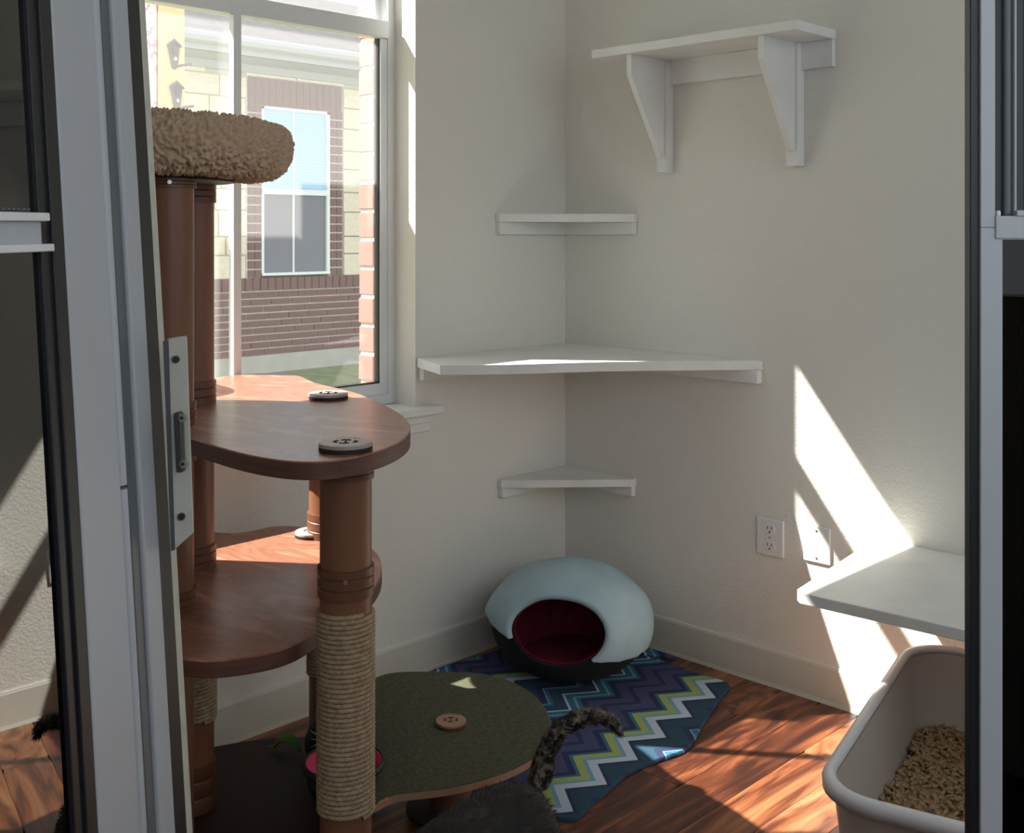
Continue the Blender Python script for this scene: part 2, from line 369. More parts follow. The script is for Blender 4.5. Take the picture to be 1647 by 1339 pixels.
# wall plates
def plate(pa, label, outlet):
    a = hit(*pa[0], 1, 0); b = hit(*pa[1], 1, 0); x0, x1, z0, z1 = a.x, b.x, b.z, a.z
    cx, cz = (x0 + x1) / 2, (z0 + z1) / 2
    t = thing('outlet_plate' if outlet else 'blank_plate', (cx, -0.001, z0), label, 'outlet' if outlet else 'wall plate')
    MB().box((x0, -0.0075, z0), (x1, -0.0005, z1)).build('plate', 'plastic', t, bevel=0.003)
    if outlet:
        for dz in (0.024, -0.024):
            r = MB().prism([(cx + 0.0175 * math.cos(q), -0.0072, cz + dz + max(-0.0145, min(0.0145, 0.019 * math.sin(q)))) for q in [2 * math.pi * j / 24 for j in range(24)]], (0, -0.0022, 0)).build('receptacle', 'plastic', t, bevel=0.0008)
            for sx in (-0.0065, 0.0065):
                MB().box((cx + sx - 0.0011, -0.0097, cz + dz - 0.001), (cx + sx + 0.0011, -0.0092, cz + dz + 0.008)).build('slot', 'slot', r)
            MB().lathe([(0.0026, 0), (0.0026, 0.0006)], (0, 0, 0), 10)
            MB().prism([(cx + 0.0027 * math.cos(q), -0.0092, cz + dz - 0.008 + 0.0027 * math.sin(q)) for q in [2 * math.pi * j / 10 for j in range(10)]], (0, -0.0006, 0)).build('ground_hole', 'slot', r)
        sc = [cz]
    else: sc = [cz + 0.038, cz - 0.038]
    for q_ in sc:
        MB().prism([(cx + 0.003 * math.cos(q), -0.0074, q_ + 0.003 * math.sin(q)) for q in [2 * math.pi * j / 12 for j in range(12)]], (0, -0.0012, 0)).build('screw', 'metal', t)
plate(((1219, 829), (1262, 898)), 'white duplex power outlet on the right wall', True)
plate(((1294, 841), (1337, 909)), 'blank white wall plate to the right of the power outlet', False)

# ------------------------------------------------------------------ outside: neighbour house, lawn, post
NX = -5.3
gb = 0.28
la = MB().add([(-T, -9, -0.15), (-T, 14, -0.15), (NX - 4, 14, gb + 0.15), (NX - 4, -9, gb + 0.15)], [(0, 1, 2, 3)]).add([(-T, -9, -0.4), (-T, 14, -0.4), (NX - 4, 14, -0.4), (NX - 4, -9, -0.4)], [(3, 2, 1, 0)]).build('lawn', 'grass', recalc=False)
la['kind'] = 'structure'; la['label'] = 'green lawn between the two houses'
nh = thing('neighbour_house', (NX, 2.4, gb), 'cream stone and brick house seen through the window', 'building')
SZ = 0.945                                                   # top of the brick wainscot
wy0, wy1, wz0, wz1 = 2.247, 2.925, 0.965, 2.345              # its window
MB().box((NX - 0.2, -1.0, gb - 0.3), (NX - 0.012, 7.0, SZ)).build('brick_backing', 'mortar', nh)
MB().box((NX - 0.2, -1.0, SZ), (NX - 0.012, wy0, 2.9)).box((NX - 0.2, wy1, SZ), (NX - 0.012, 7.0, 2.9)).box((NX - 0.2, wy0, wz1), (NX - 0.012, wy1, 2.9)).build('stone_backing', 'smort', nh)
MB().box((NX - 0.013, 2.112, SZ), (NX - 0.006, wy0, 2.585)).box((NX - 0.013, wy1, SZ), (NX - 0.006, 3.07, 2.585)).box((NX - 0.013, wy0, wz1), (NX - 0.006, wy1, 2.585)).build('brick_bed', 'mortar', nh)
MB().box((NX - 0.05, -1.0, gb - 0.3), (NX + 0.03, 7.0, gb + 0.04)).build('footing', 'concrete', nh)
MB().box((NX - 4, -1.0, gb - 0.3), (NX - 0.2, 7.0, 2.9)).build('house_body', 'smort', nh)
YA, YB = 1.30, 3.75
crs = (SZ - 0.102 - gb - 0.04) / 9; z = gb + 0.04; k = 0
while k < 9:
    y = YA - (k % 2) * 0.098 - 0.03 * (k % 3)
    while y < YB:
        ln = 0.196
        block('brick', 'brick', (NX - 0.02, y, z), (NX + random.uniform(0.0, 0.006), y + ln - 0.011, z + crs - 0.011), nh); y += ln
    z += crs; k += 1
y = YA
while y < YB:                                               # soldier course on top
    block('brick', 'brick', (NX - 0.02, y, SZ - 0.10), (NX + 0.02, y + 0.058, SZ), nh); y += 0.072
for cy in (2.119, 2.935):                                   # brick jambs
    z = SZ + 0.004
    while z < 2.33:
        for q in (0, 0.064):
            block('brick', 'brick', (NX - 0.02, cy + q + 0.003, z), (NX + 0.008, cy + q + 0.059, z + 0.063), nh)
        z += 0.0745
y = 2.119
while y < 3.055:                                            # soldier lintel
    block('brick', 'brick', (NX - 0.02, y + 0.003, 2.352), (NX + 0.010, y + 0.060, 2.575), nh); y += 0.0672
rnd = random.Random(3); z = SZ + 0.005; kk = 0              # limestone blocks
rows = [0.19, 0.15, 0.21, 0.17, 0.20, 0.16, 0.19, 0.18, 0.17, 0.15]
for h in rows:
    if z + h > 2.85: h = 2.85 - z
    if h < 0.05: break
    for (ya, yb) in ((YA - 0.1, 2.112), (3.075, YB + 0.1)) if z < 2.5 else ((YA - 0.1, YB + 0.1),):
        if z < 2.5 < z + h and z + h > 2.58: pass
        y = ya
        while y < yb - 0.03:
            ln = rnd.uniform(0.2, 0.42); e = min(y + ln, yb)
            if yb - e < 0.08: e = yb
            if z + h > 2.35 and z < 2.58 and ya > 3 or not (z < 2.58 and y < 3.06 and e > 2.12):
                block('stone', 'stone', (NX - 0.02, y, z), (NX + rnd.uniform(0.0, 0.02), e - 0.012, z + h - 0.012), nh)
            y = e
    z += h; kk += 1
block('stone', 'stone', (NX - 0.02, 2.10, 2.582), (NX + 0.01, 2.58, 2.86), nh); block('stone', 'stone', (NX - 0.02, 2.592, 2.582), (NX + 0.01, 3.08, 2.86), nh)
nw = MB().box((NX - 0.03, wy0, wz0), (NX + 0.012, wy0 + 0.022, wz1)).box((NX - 0.03, wy1 - 0.030, wz0), (NX + 0.012, wy1, wz1)).box((NX - 0.03, wy0, wz1 - 0.022), (NX + 0.012, wy1, wz1)).box((NX - 0.03, wy0, wz0), (NX + 0.02, wy1, wz0 + 0.022)).box((NX - 0.03, wy0, 1.63), (NX + 0.014, wy1, 1.675)).build('window_frame', 'frame', nh)
MB().box((NX - 0.03, 2.555, wz0), (NX + 0.004, 2.568, wz1)).build('muntin', 'frame', nw)
MB().box((NX - 0.028, wy0, 1.66), (NX - 0.012, wy1, wz1)).build('pane', 'blind', nw)
MB().box((NX - 0.028, wy0, wz0), (NX - 0.012, wy1, 1.64)).build('pane', 'npane', nw)
z = 1.69
while z < 2.31:
    MB().box((NX - 0.012, wy0 + 0.025, z), (NX - 0.008, wy1 - 0.03, z + 0.014)).build('blind_slat', 'blind', nw); z += 0.026
MB().box((NX, -1.0, 2.66), (NX + 0.42, 7.0, 2.68)).build('soffit', 'soffit', nh)
MB().box((NX, -1.0, 2.60), (NX + 0.05, 7.0, 2.66)).build('frieze_board', 'fascia', nh)
MB().box((NX + 0.40, -1.0, 2.66), (NX + 0.44, 7.0, 2.76)).build('fascia', 'fascia', nh)
MB().tube([(NX + 0.48, -1.0, 2.75), (NX + 0.48, 7.0, 2.75)], 0.045, 8).build('gutter', 'fascia', nh)
for k in range(9):                                          # shingle courses climbing away
    x = NX + 0.46 - 0.16 * k; zz = 2.775 + 0.085 * k
    MB().prism([(x, -1.0, zz), (x - 0.20, -1.0, zz + 0.106), (x - 0.20, -1.0, zz + 0.090), (x, -1.0, zz - 0.016)], (0, 8.0, 0)).build('shingle_course', 'shingle', nh)

PX = -0.60                                                   # peach post with two iron plates, nearer than the house
pa, pb = hit(256, 100, 0, PX), hit(297, 100, 0, PX)
po = MB().box((PX - 0.03, pa.y, -0.12), (PX, pb.y, 2.09)).build('gate_post', 'peach', bevel=0.002)
tag(po, 'peach wooden post with two grey iron handle plates outside the window', 'post')
st = MB().box((PX - 0.08, -1.365, -0.12), (PX - 0.004, pa.y - 0.003, 2.09)).build('stucco_pier', 'stucco', bevel=0.006)
tag(st, 'speckled pale pier left of the peach post outside', 'pier')
MB().box((PX - 0.08, -1.63, -0.12), (PX - 0.004, -1.367, 1.94)).build('sun_block', 'stucco', st, bevel=0.006)  # unseen block added beside the pier to keep sun off rug and floor
for (cx, cy, lab) in ((280, 88, 'upper of two grey iron handle plates on the peach post'), (284, 155, 'lower of two grey iron handle plates on the peach post')):
    def q(dx, dy, off=0.0): return hit(cx + dx, cy + dy, 0, PX + off)
    body = [q(-12, -17), (q(-3, -24)), q(8, -14), q(5, 14), q(1, 24), q(-4, 22)]
    body = [Vector((PX, b.y, b.z)) for b in body]
    e = MB().prism(body, (0.008, 0, 0)).build('handle_plate', 'iron', po, bevel=0.0015); e['label'] = lab
    roof = [q(-14, -15), q(-3, -25), q(9, -13), q(9, -11), q(-3, -21), q(-13, -12)]
    MB().prism([Vector((PX + 0.007, b.y, b.z)) for b in roof], (0.008, 0, 0)).build('gable', 'iron', e)
    c = q(-1, -8); MB().prism([Vector((PX + 0.0075, c.y + 0.0085 * math.cos(a * math.pi / 6), c.z + 0.0135 * math.sin(a * math.pi / 6))) for a in range(12)], (0.004, 0, 0)).build('oval_boss', 'dmetal', e)
    c = q(0, 7); MB().prism([Vector((PX + 0.0075, c.y + 0.0042 * math.cos(a * math.pi / 6), c.z + 0.0055 * math.sin(a * math.pi / 6))) for a in range(12)], (0.003, 0, 0)).build('pin', 'plastic', e)
    a1, a2 = q(2, 19), q(18, 17)
    MB().tube([(PX + 0.006, a1.y, a1.z), (PX + 0.03, (a1.y + a2.y) / 2, (a1.z + a2.z) / 2), (PX + 0.035, a2.y, a2.z)], 0.0042, 8).build('peg', 'iron', e, smooth=True)

# ------------------------------------------------------------------ cat tree
TA, TB, TC, TD = W(-0.297, 2.0), W(-0.445, 2.71), W(-0.667, 2.18), W(-0.702, 2.46)
Z1, Z2, ZB, Z3 = 0.93, 0.571, 0.045, 1.42
PT = 0.030
ct = thing('cat_tree', W(-0.5, 2.3), 'tall brown cat tree with wooden platforms, rope-wrapped posts and tan fleece bed', 'cat tree')
def smooth_loop(pts, n=8):                                  # closed Catmull-Rom through 2-D/3-D points
    out = []; k = len(pts)
    for i in range(k):
        p0, p1, p2, p3 = pts[i - 1], pts[i], pts[(i + 1) % k], pts[(i + 2) % k]
        for j in range(n):
            t = j / n
            out.append(0.5 * ((2 * p1) + (p2 - p0) * t + (2 * p0 - 5 * p1 + 4 * p2 - p3) * t * t + (3 * p1 - p0 - 3 * p2 + p3) * t ** 3))
    return out
def slab(name, loop, zt, th, mtop, medge, parent):
    lp = [Vector((p.x, p.y, 0)) for p in loop]; n = len(lp)
    P = [p + Vector((0, 0, zt - th)) for p in lp] + [p + Vector((0, 0, zt - 0.002)) for p in lp]
    c = sum(lp, Vector()) / n
    P += [p + (c - p).normalized() * 0.003 + Vector((0, 0, zt)) for p in lp]
    mb = MB().add(P, [tuple(range(n))[::-1], tuple(range(2 * n, 3 * n))] + [(i, (i + 1) % n, n + (i + 1) % n, n + i) for i in range(n)] + [(n + i, n + (i + 1) % n, 2 * n + (i + 1) % n, 2 * n + i) for i in range(n)])
    o = mb.build(name, [mtop, medge], parent, recalc=True)
    for f in o.data.polygons: f.material_index = 0 if f.normal.z > 0.5 else 1
    return o
loop1 = smooth_loop([onz(*p, Z1) for p in ((310, 705), (395, 730), (480, 742), (560, 737), (632, 716), (660, 690), (640, 662), (575, 632), (510, 616))] + [Vector((0.04, -1.12, 0)), Vector((-0.055, -1.165, 0)), Vector((-0.064, -1.27, 0)), Vector((0.0, -1.35, 0)), Vector((0.17, -1.385, 0)), Vector((0.24, -1.45, 0)), Vector((0.235, -1.56, 0)), onz(195, 648, Z1), onz(255, 684, Z1)])
slab('platform', loop1, Z1, PT, 'ply', 'plyedge', ct)
loop2 = smooth_loop([onz(*p, Z2) for p in ((320, 1062), (400, 1056), (470, 1038), (530, 1000), (598, 950), (614, 908), (590, 875), (520, 852), (450, 845), (385, 856))] + [W(-0.82, 2.72), W(-0.95, 2.42), onz(190, 1000, Z2), onz(255, 1046, Z2)])
slab('platform', loop2, Z2, PT, 'ply', 'plyedge', ct)
loopb = smooth_loop([W(-0.95, 1.95), W(-0.60, 1.80), W(-0.28, 1.86), W(-0.20, 2.02), W(-0.30, 2.14), W(-0.40, 2.42), W(-0.385, 2.74), W(-0.50, 2.80), W(-0.70, 2.76), W(-0.90, 2.62), W(-1.0, 2.3)])
slab('base_board', loopb, ZB, 0.04, 'base', 'base', ct)
PR = 0.046
def rope(c, r, z0, z1, parent, pitch=0.0085):
    c = Vector((c.x, c.y, 0)); turns = int((z1 - z0) / pitch); seg = 110; n = 7; P = []; rr = pitch * 0.56
    tot = turns * seg
    for j in range(tot + 1):
        a = 2 * math.pi * j / seg; zc = z0 + pitch * j / seg
        rad = Vector((math.cos(a), math.sin(a), 0)); s_ = j * 2 * math.pi * r / seg
        for i in range(n):
            b = 2 * math.pi * i / n
            q = rr * (1 + 0.22 * math.cos(2 * b + s_ * 640))
            P.append(c + rad * (r + q * math.cos(b)) + Vector((0, 0, zc + q * math.sin(b))))
    F = [(j * n + i, j * n + (i + 1) % n, (j + 1) * n + (i + 1) % n, (j + 1) * n + i) for j in range(tot) for i in range(n)]
    return MB().add(P, F).build('sisal_rope', 'sisal', parent, smooth=True)
def post(c, z0, z1, collars, ropes=(), screws=(), r=PR):
    o = MB().lathe([(r, z0), (r, z1)], (c.x, c.y, 0), 40).build('post', 'tube', ct, smooth='auto')
    for (a, b) in collars:
        e = r + 0.0045; h = (b - a)
        MB().lathe([(r, a), (e, a), (e, a + h * 0.3), (e - 0.002, a + h * 0.33), (e, a + h * 0.37), (e, a + h * 0.66), (e - 0.002, a + h * 0.70), (e, a + h * 0.74), (e, b), (r, b)], (c.x, c.y, 0), 40, cap=False).build('collar', 'collar', o, smooth='auto')
    d = Vector((CAM.x - c.x, CAM.y - c.y, 0)).normalized()
    for zs in screws:
        b = Vector((c.x, c.y, zs)) + d * (r + 0.004)
        MB().tube([b, b + d * 0.003], 0.0042, 10).build('screw', 'metal', o)
    for (a, b) in ropes: rope(c, r + 0.0015, a, b, o)
    return o
# posts between base, platforms and bed
post(TC, ZB, Z2 - PT, [(Z2 - PT - 0.045, Z2 - PT), (ZB, ZB + 0.05)], (), (Z2 - PT - 0.02,))
post(TC, Z2, Z1 - PT, [(Z2, Z2 + 0.04), (Z1 - PT - 0.04, Z1 - PT)], (), (Z2 + 0.015,))
post(TC, Z1, Z3 - 0.012, [(Z1, Z1 + 0.045), (Z3 - 0.03, Z3 - 0.012)], (), (Z3 - 0.02,))
post(TD, ZB, Z2 - PT, [(ZB, ZB + 0.10)], ((0.24, Z2 - PT - 0.005),), (ZB + 0.02,))
post(TD, Z2, Z1 - PT, [(Z2, Z2 + 0.05)])
post(TD, Z1, Z3 - 0.012, [(Z1, Z1 + 0.05), (Z3 - 0.05, Z3 - 0.012)])
post(TB, ZB, Z2 - PT, [(ZB, ZB + 0.05)], ((0.24, Z2 - PT - 0.005),))
post(TB, Z2, Z1 - PT, [(Z2, Z2 + 0.06)])
def za(y): return EYE - (y - YH) * (2.0 - PR) / FPX
post(TA, ZB, Z1 - PT, [(za(968), za(920)), (za(776), za(748)), (ZB, ZB + 0.12)], ((za(1322), za(990)),), (za(935), za(757)))
# round caps with burnt mark
def mark(c, zt, r, yaw, parent):
    mb = MB(); u = Vector((math.cos(yaw), math.sin(yaw), 0)); v = Vector((-u.y, u.x, 0)); c0 = Vector((c.x, c.y, zt))
    def arc(cx, cy, rr, a0, a1):
        mb.tube([c0 + u * (cx + rr * math.cos(math.radians(a0 + (a1 - a0) * j / 10))) + v * (cy + rr * math.sin(math.radians(a0 + (a1 - a0) * j / 10))) for j in range(11)], 0.0016, 5)
    s_ = r * 0.24
    arc(-s_ * 1.1, 0, s_ * 0.75, 100, 260); arc(s_ * 1.1, 0, s_ * 0.75, -80, 80)
    arc(-s_ * 0.1, -s_ * 0.55, s_ * 0.85, 215, 325); arc(-s_ * 0.1, s_ * 0.45, s_ * 0.95, 40, 140)
    mb.tube([c0 + v * (s_ * 0.5), c0 - v * (s_ * 0.5)], 0.0018, 5)
    for k in range(9):                                      # ring of tiny maker lettering along the edge
        a = math.radians(60 + k * 7.5); p = c0 + (u * math.cos(a) + v * math.sin(a)) * (r * 0.78)
        mb.tube([p, p + (u * math.cos(a) + v * math.sin(a)) * 0.0035], 0.0007, 4)
    return mb.build('mark', 'ink', parent)
def cap(c, z, r, h, m, parent):
    o = MB().lathe([(r, z), (r, z + h * 0.55)], (c.x, c.y, 0), 40).build('cap', 'ink' if m == 'cap' else 'plyedge', parent, smooth='auto')
    MB().lathe([(r, z + h * 0.55), (r, z + h - 0.001), (r - 0.001, z + h)], (c.x, c.y, 0), 40).build('cap_top', m, o, smooth='auto')
    mark(c, z + h, r, YAW, o)
    return o
cap(onz(556, 710, Z1 + 0.014), Z1, 0.046, 0.014, 'cap', ct)
cap(onz(528, 632, Z1 + 0.012), Z1, 0.044, 0.013, 'cap', ct)
cap(onz(501, 853, Z2 + 0.013), Z2, 0.040, 0.013, 'cap', ct)

# tan fleece bed on top
BC = W(-0.775, 2.30)
MB().lathe([(0.20, Z3 - 0.012), (0.20, Z3 + 0.004)], (BC.x, BC.y, 0), 48).build('bed_plate', 'base', ct)
prof = [(0.02, Z3 + 0.004), (0.24, Z3 + 0.002), (0.275, Z3 + 0.004), (0.296, Z3 + 0.018), (0.306, Z3 + 0.042), (0.309, Z3 + 0.066), (0.303, Z3 + 0.088), (0.288, Z3 + 0.100), (0.266, Z3 + 0.104), (0.240, Z3 + 0.094), (0.222, Z3 + 0.07), (0.20, Z3 + 0.045), (0.02, Z3 + 0.04)]
def resample(pf, step):
    out = [Vector((pf[0][0], pf[0][1], 0))]
    for a, b in zip(pf, pf[1:]):
        a, b = Vector((*a, 0)), Vector((*b, 0)); n = max(1, int((b - a).length / (step if a.x > 0.2 else 0.02)))
        out += [a.lerp(b, (i + 1) / n) for i in range(n)]
    return out
pf = resample(prof, 0.0022); n = 880; k = len(pf)
cen = Vector((0.25, Z3 + 0.05, 0)); P = []
for p in pf:
    d = (p - cen)
    d = d.normalized() if d.length > 1e-6 else Vector((0, 0, 0))
    for i in range(n):
        t = 2 * math.pi * i / n; u = Vector((math.cos(t), math.sin(t), 0))
        w = Vector((BC.x, BC.y, 0)) + u * p.x + Vector((0, 0, p.y))
        if p.x > 0.2:
            f = noise.voronoi(w * 125)[0][0]
            sag = 0.006 * noise.noise(w * 9)
            h = 0.0125 * max(0.0, 1 - (f * 1.45) ** 2) + sag
            w = w + (u * d.x + Vector((0, 0, d.y))) * h
        P.append(w)
F = [(j * n + i, j * n + (i + 1) % n, (j + 1) * n + (i + 1) % n, (j + 1) * n + i) for j in range(k - 1) for i in range(n)]
F += [tuple(range(n))[::-1], tuple(range((k - 1) * n, k * n))]
MB().add(P, F).build('fleece_bed', 'sherpa', ct, smooth=True)

# low carpeted step beside the tree
ZS = 0.20
cs = thing('carpet_step', W(-0.1, 2.5), 'low oval step with olive carpet top beside the tree', 'cat step')
loops = smooth_loop([W(-0.285, 2.17), onz(640, 1276, ZS), onz(720, 1266, ZS), onz(800, 1246, ZS), onz(860, 1216, ZS), onz(886, 1178, ZS), onz(876, 1136, ZS), onz(838, 1102, ZS), onz(780, 1083, ZS), onz(700, 1079, ZS), onz(620, 1083, ZS), W(-0.355, 2.70), W(-0.315, 2.42)])
slab('step_top', loops, ZS, 0.016, 'carpet', 'capb', cs)
sc_ = onz(725, 1157, ZS + 0.012)
cap(sc_, ZS, 0.034, 0.012, 'capb', cs)
MB().lathe([(0.046, 0.02), (0.046, ZS - 0.016)], (sc_.x, sc_.y, 0), 32).build('post', 'tube', cs, smooth='auto')
MB().lathe([(0.10, 0.0145), (0.10, 0.022), (0.095, 0.024)], (sc_.x, sc_.y, 0), 40).build('foot', 'base', cs, smooth='auto')

# ------------------------------------------------------------------ chevron rug
ro = [onz(*p) for p in ((905, 1322), (950, 1300), (1010, 1248), (1060, 1226), (1105, 1208), (1130, 1170), (1156, 1130), (1172, 1104), (1120, 1086), (1060, 1064), (1005, 1052))] + [Vector((0.48, -0.03, 0)), Vector((0.25, -0.06, 0)), Vector((0.06, -0.16, 0)), Vector((0.05, -0.40, 0)), Vector((0.03, -0.62, 0)), Vector((0.09, -0.74, 0)), Vector((0.36, -0.90, 0)), Vector((0.62, -1.03, 0))]
for p in ro:
    p.x = max(p.x, 0.03); p.y = min(p.y, -0.03)
lp = smooth_loop(ro, 6); n = len(lp); P = []
nin = []
for i in range(n):                                          # inward offset of the outline
    t_ = (lp[(i + 1) % n] - lp[i - 1]).normalized(); nin.append(Vector((-t_.y, t_.x, 0)))
ar = sum(lp[i].x * lp[(i + 1) % n].y - lp[(i + 1) % n].x * lp[i].y for i in range(n))
if ar < 0: nin = [-q for q in nin]
for off, z_ in ((0.0, 0.001), (0.0, 0.006), (0.003, 0.0095)):
    P += [lp[i] + nin[i] * off + Vector((0, 0, z_)) for i in range(n)]
F = [(j * n + i, j * n + (i + 1) % n, (j + 1) * n + (i + 1) % n, (j + 1) * n + i) for j in range(2) for i in range(n)] + [tuple(range(2 * n, 3 * n)), tuple(range(n))[::-1]]
RLO = Vector((min(v.x for v in P), min(v.y for v in P), 0)); RHI = Vector((max(v.x for v in P), max(v.y for v in P), 0)); RC = (RLO + RHI) / 2
rp1, rp2 = onz(892, 1300) - RC, onz(1145, 1105) - RC
rdir = (rp2 - rp1).normalized(); rdir.z = 0
RUG_ANG = math.atan2(-rdir.x, rdir.y)                       # the zigzag bands run along this heading
RUG_X0 = (rp1.x * rdir.y - rp1.y * rdir.x) + 0.053
def chevron_mat():
    m = bpy.data.materials.new('chevron_fleece'); m.use_nodes = True
    nt = m.node_tree; N = nt.nodes; L = nt.links; p = N['Principled BSDF']; p.inputs['Roughness'].default_value = 0.95
    tc = N.new('ShaderNodeTexCoord'); mp = N.new('ShaderNodeMapping'); mp.vector_type = 'POINT'
    mp.inputs['Rotation'].default_value = (0, 0, -RUG_ANG)
    L.new(tc.outputs['Object'], mp.inputs[0])
    sp = N.new('ShaderNodeSeparateXYZ'); L.new(mp.outputs[0], sp.inputs[0])
    def mth(op, a, b=None):
        x = N.new('ShaderNodeMath'); x.operation = op
        for i_, q in enumerate((a, b)):
            if q is None: continue
            if isinstance(q, (int, float)): x.inputs[i_].default_value = q
            else: L.new(q, x.inputs[i_])
        return x.outputs[0]
    tri = mth('PINGPONG', mth('ADD', sp.outputs[1], 10.0), 0.075)
    q = mth('ADD', mth('SUBTRACT', RUG_X0, sp.outputs[0]), mth('MULTIPLY', tri, 0.95))
    fr = mth('FRACT', mth('DIVIDE', mth('ADD', q, 0.46 * 20), 0.46))
    r = N.new('ShaderNodeValToRGB'); r.color_ramp.interpolation = 'CONSTANT'; e = r.color_ramp.elements
    navy = (0.018, 0.028, 0.085); purp = (0.055, 0.065, 0.17); teal = (0.018, 0.06, 0.105); lb = (0.16, 0.36, 0.50); wh = (0.50, 0.60, 0.72); lime = (0.36, 0.44, 0.13); mid = (0.03, 0.14, 0.24)
    seq = [(0.0, teal), (0.13, navy), (0.16, wh), (0.225, lb), (0.255, lime), (0.315, mid), (0.34, navy), (0.39, purp), (0.49, navy), (0.53, purp), (0.62, navy), (0.67, mid), (0.70, lb), (0.725, mid), (0.78, wh), (0.80, teal), (0.90, mid), (0.93, lb), (0.945, navy)]
    e[0].position = 0; e[0].color = (*seq[0][1], 1); e[1].position = seq[1][0]; e[1].color = (*seq[1][1], 1)
    for pos, cc in seq[2:]:
        x = e.new(pos); x.color = (*cc, 1)
    L.new(fr, r.inputs[0])
    n_ = N.new('ShaderNodeTexNoise'); n_.inputs['Scale'].default_value = 260; L.new(tc.outputs['Object'], n_.inputs['Vector'])
    b = N.new('ShaderNodeBump'); b.inputs['Strength'].default_value = 0.5; b.inputs['Distance'].default_value = 0.004
    L.new(n_.outputs['Fac'], b.inputs['Height']); L.new(b.outputs[0], p.inputs['Normal'])
    L.new(r.outputs[0], p.inputs['Base Color'])
    return m
M['chevron'] = chevron_mat()
tag(MB().add(P, F).build('rug', 'chevron', smooth='auto'), 'blue chevron fleece mat with lime and white zigzags on the floor', 'rug')

# ------------------------------------------------------------------ felt cat cave in the corner
CC = Vector((0.315, -0.335, 0.014)); ca, chh = 0.232, 0.146
cv = thing('cat_cave', CC, 'pale blue and black felt cat cave with maroon lining in the corner', 'cat bed')
dirc = (Vector((CAM.x, CAM.y, 0)) - Vector((CC.x, CC.y, 0))).normalized()
side = Vector((-dirc.y, dirc.x, 0))
odir = (dirc * 0.93 - side * 0.16 + Vector((0, 0, 0.18))).normalized()
e1 = Vector((0, 0, 1)).cross(odir).normalized(); e2 = odir.cross(e1)
def shell(sa, sc2, a0, zoff=0.0, puff=0.0):
    nA, nT = 56, 34; P = []; F = []
    for j in range(nT):
        al = a0 + (math.pi - a0) * (j / (nT - 1)) * 0.999
        for i in range(nA):
            t = 2 * math.pi * i / nA
            u = odir * math.cos(al) + (e1 * math.cos(t) * 1.0 + e2 * math.sin(t)) * math.sin(al)
            uh = Vector((u.x, u.y, 0)); zz = u.z
            if zz < 0 and uh.length > 1e-6: uh = uh.normalized() * uh.length ** 0.62
            p = CC + uh * sa + Vector((0, 0, chh + zoff + zz * sc2))
            p += Vector((0, 0, 0)) if not puff else u * (0.008 * noise.noise(p * 11))
            p.z = max(p.z, CC.z + 0.002)
            P.append(p)
    F = [(j * nA + i, j * nA + (i + 1) % nA, (j + 1) * nA + (i + 1) % nA, (j + 1) * nA + i) for j in range(nT - 1) for i in range(nA)] + [tuple(range((nT - 1) * nA, nT * nA))]
    return P, F
def cave_piece(name, m, sa, sc2, a0, keep, puff, thick, zoff=0.0):
    P, F = shell(sa, sc2, a0, zoff, puff)
    o = MB().add(P, F).build(name, m, cv, smooth=True)
    org = WL[o]
    bm = bmesh.new(); bm.from_mesh(o.data)
    pc = CC + Vector((0, 0, 0.125)) - org; pn = (Vector((0, 0, 1)) + side * 0.16 + dirc * 0.03).normalized()
    if keep:
        bmesh.ops.bisect_plane(bm, geom=bm.verts[:] + bm.edges[:] + bm.faces[:], plane_co=pc, plane_no=pn, clear_inner=keep > 0, clear_outer=keep < 0)
    bmesh.ops.remove_doubles(bm, verts=bm.verts[:], dist=0.0045)
    bmesh.ops.recalc_face_normals(bm, faces=bm.faces); bm.to_mesh(o.data); bm.free()
    s_ = o.modifiers.new('thick', 'SOLIDIFY'); s_.thickness = thick; s_.offset = 1.0 if keep else 0.0
    sb = o.modifiers.new('soft', 'SUBSURF'); sb.levels = 1; sb.render_levels = 1
    return o
A0 = math.radians(34)
cave_piece('lining', 'cred', ca * 0.90, chh * 0.90, A0 + 0.07, 0, 0, 0.003)
cave_piece('base_shell', 'cblack', ca * 0.97, chh * 0.97, A0, -1, 0, 0.008)
cave_piece('top_shell', 'cblue', ca * 0.985, chh * 1.0, A0, 1, 1, 0.022)
MB().lathe([(0.05, CC.z + 0.020), (0.125, CC.z + 0.022), (0.15, CC.z + 0.038), (0.125, CC.z + 0.052), (0.05, CC.z + 0.048)], (CC.x, CC.y, 0), 40).build('cushion', 'cred', cv, smooth=True)

# ------------------------------------------------------------------ litter box and pellets
A_, B_ = Vector((1.275, -0.145, 0)), Vector((1.480, -1.00, 0))
lu = (B_ - A_).normalized(); lv = Vector((-lu.y, lu.x, 0))     # along the box, across the box
if lv.x < 0: lv = -lv
LL, LWD = (B_ - A_).length, 0.50
lc = A_ + lu * LL / 2 + lv * LWD / 2
def rrect(l, w, r, nn=8):
    pts = []
    for (sx, sy, a0) in ((1, 1, 0), (-1, 1, 90), (-1, -1, 180), (1, -1, 270)):
        for j in range(nn + 1):
            a = math.radians(a0 + 90 * j / nn); pts.append((sx * (l / 2 - r) + r * math.cos(a), sy * (w / 2 - r) + r * math.sin(a)))
    return pts
lb = thing('litter_box', lc, 'grey open plastic litter pan under the low white shelf', 'litter box')
def rings(specs):
    P = []; nn = None
    for (l, w, r, z) in specs:
        pts = rrect(l, w, r); nn = len(pts)
        P += [lc + lu * a + lv * b + Vector((0, 0, z)) for a, b in pts]
    return P, nn
RZ = 0.29
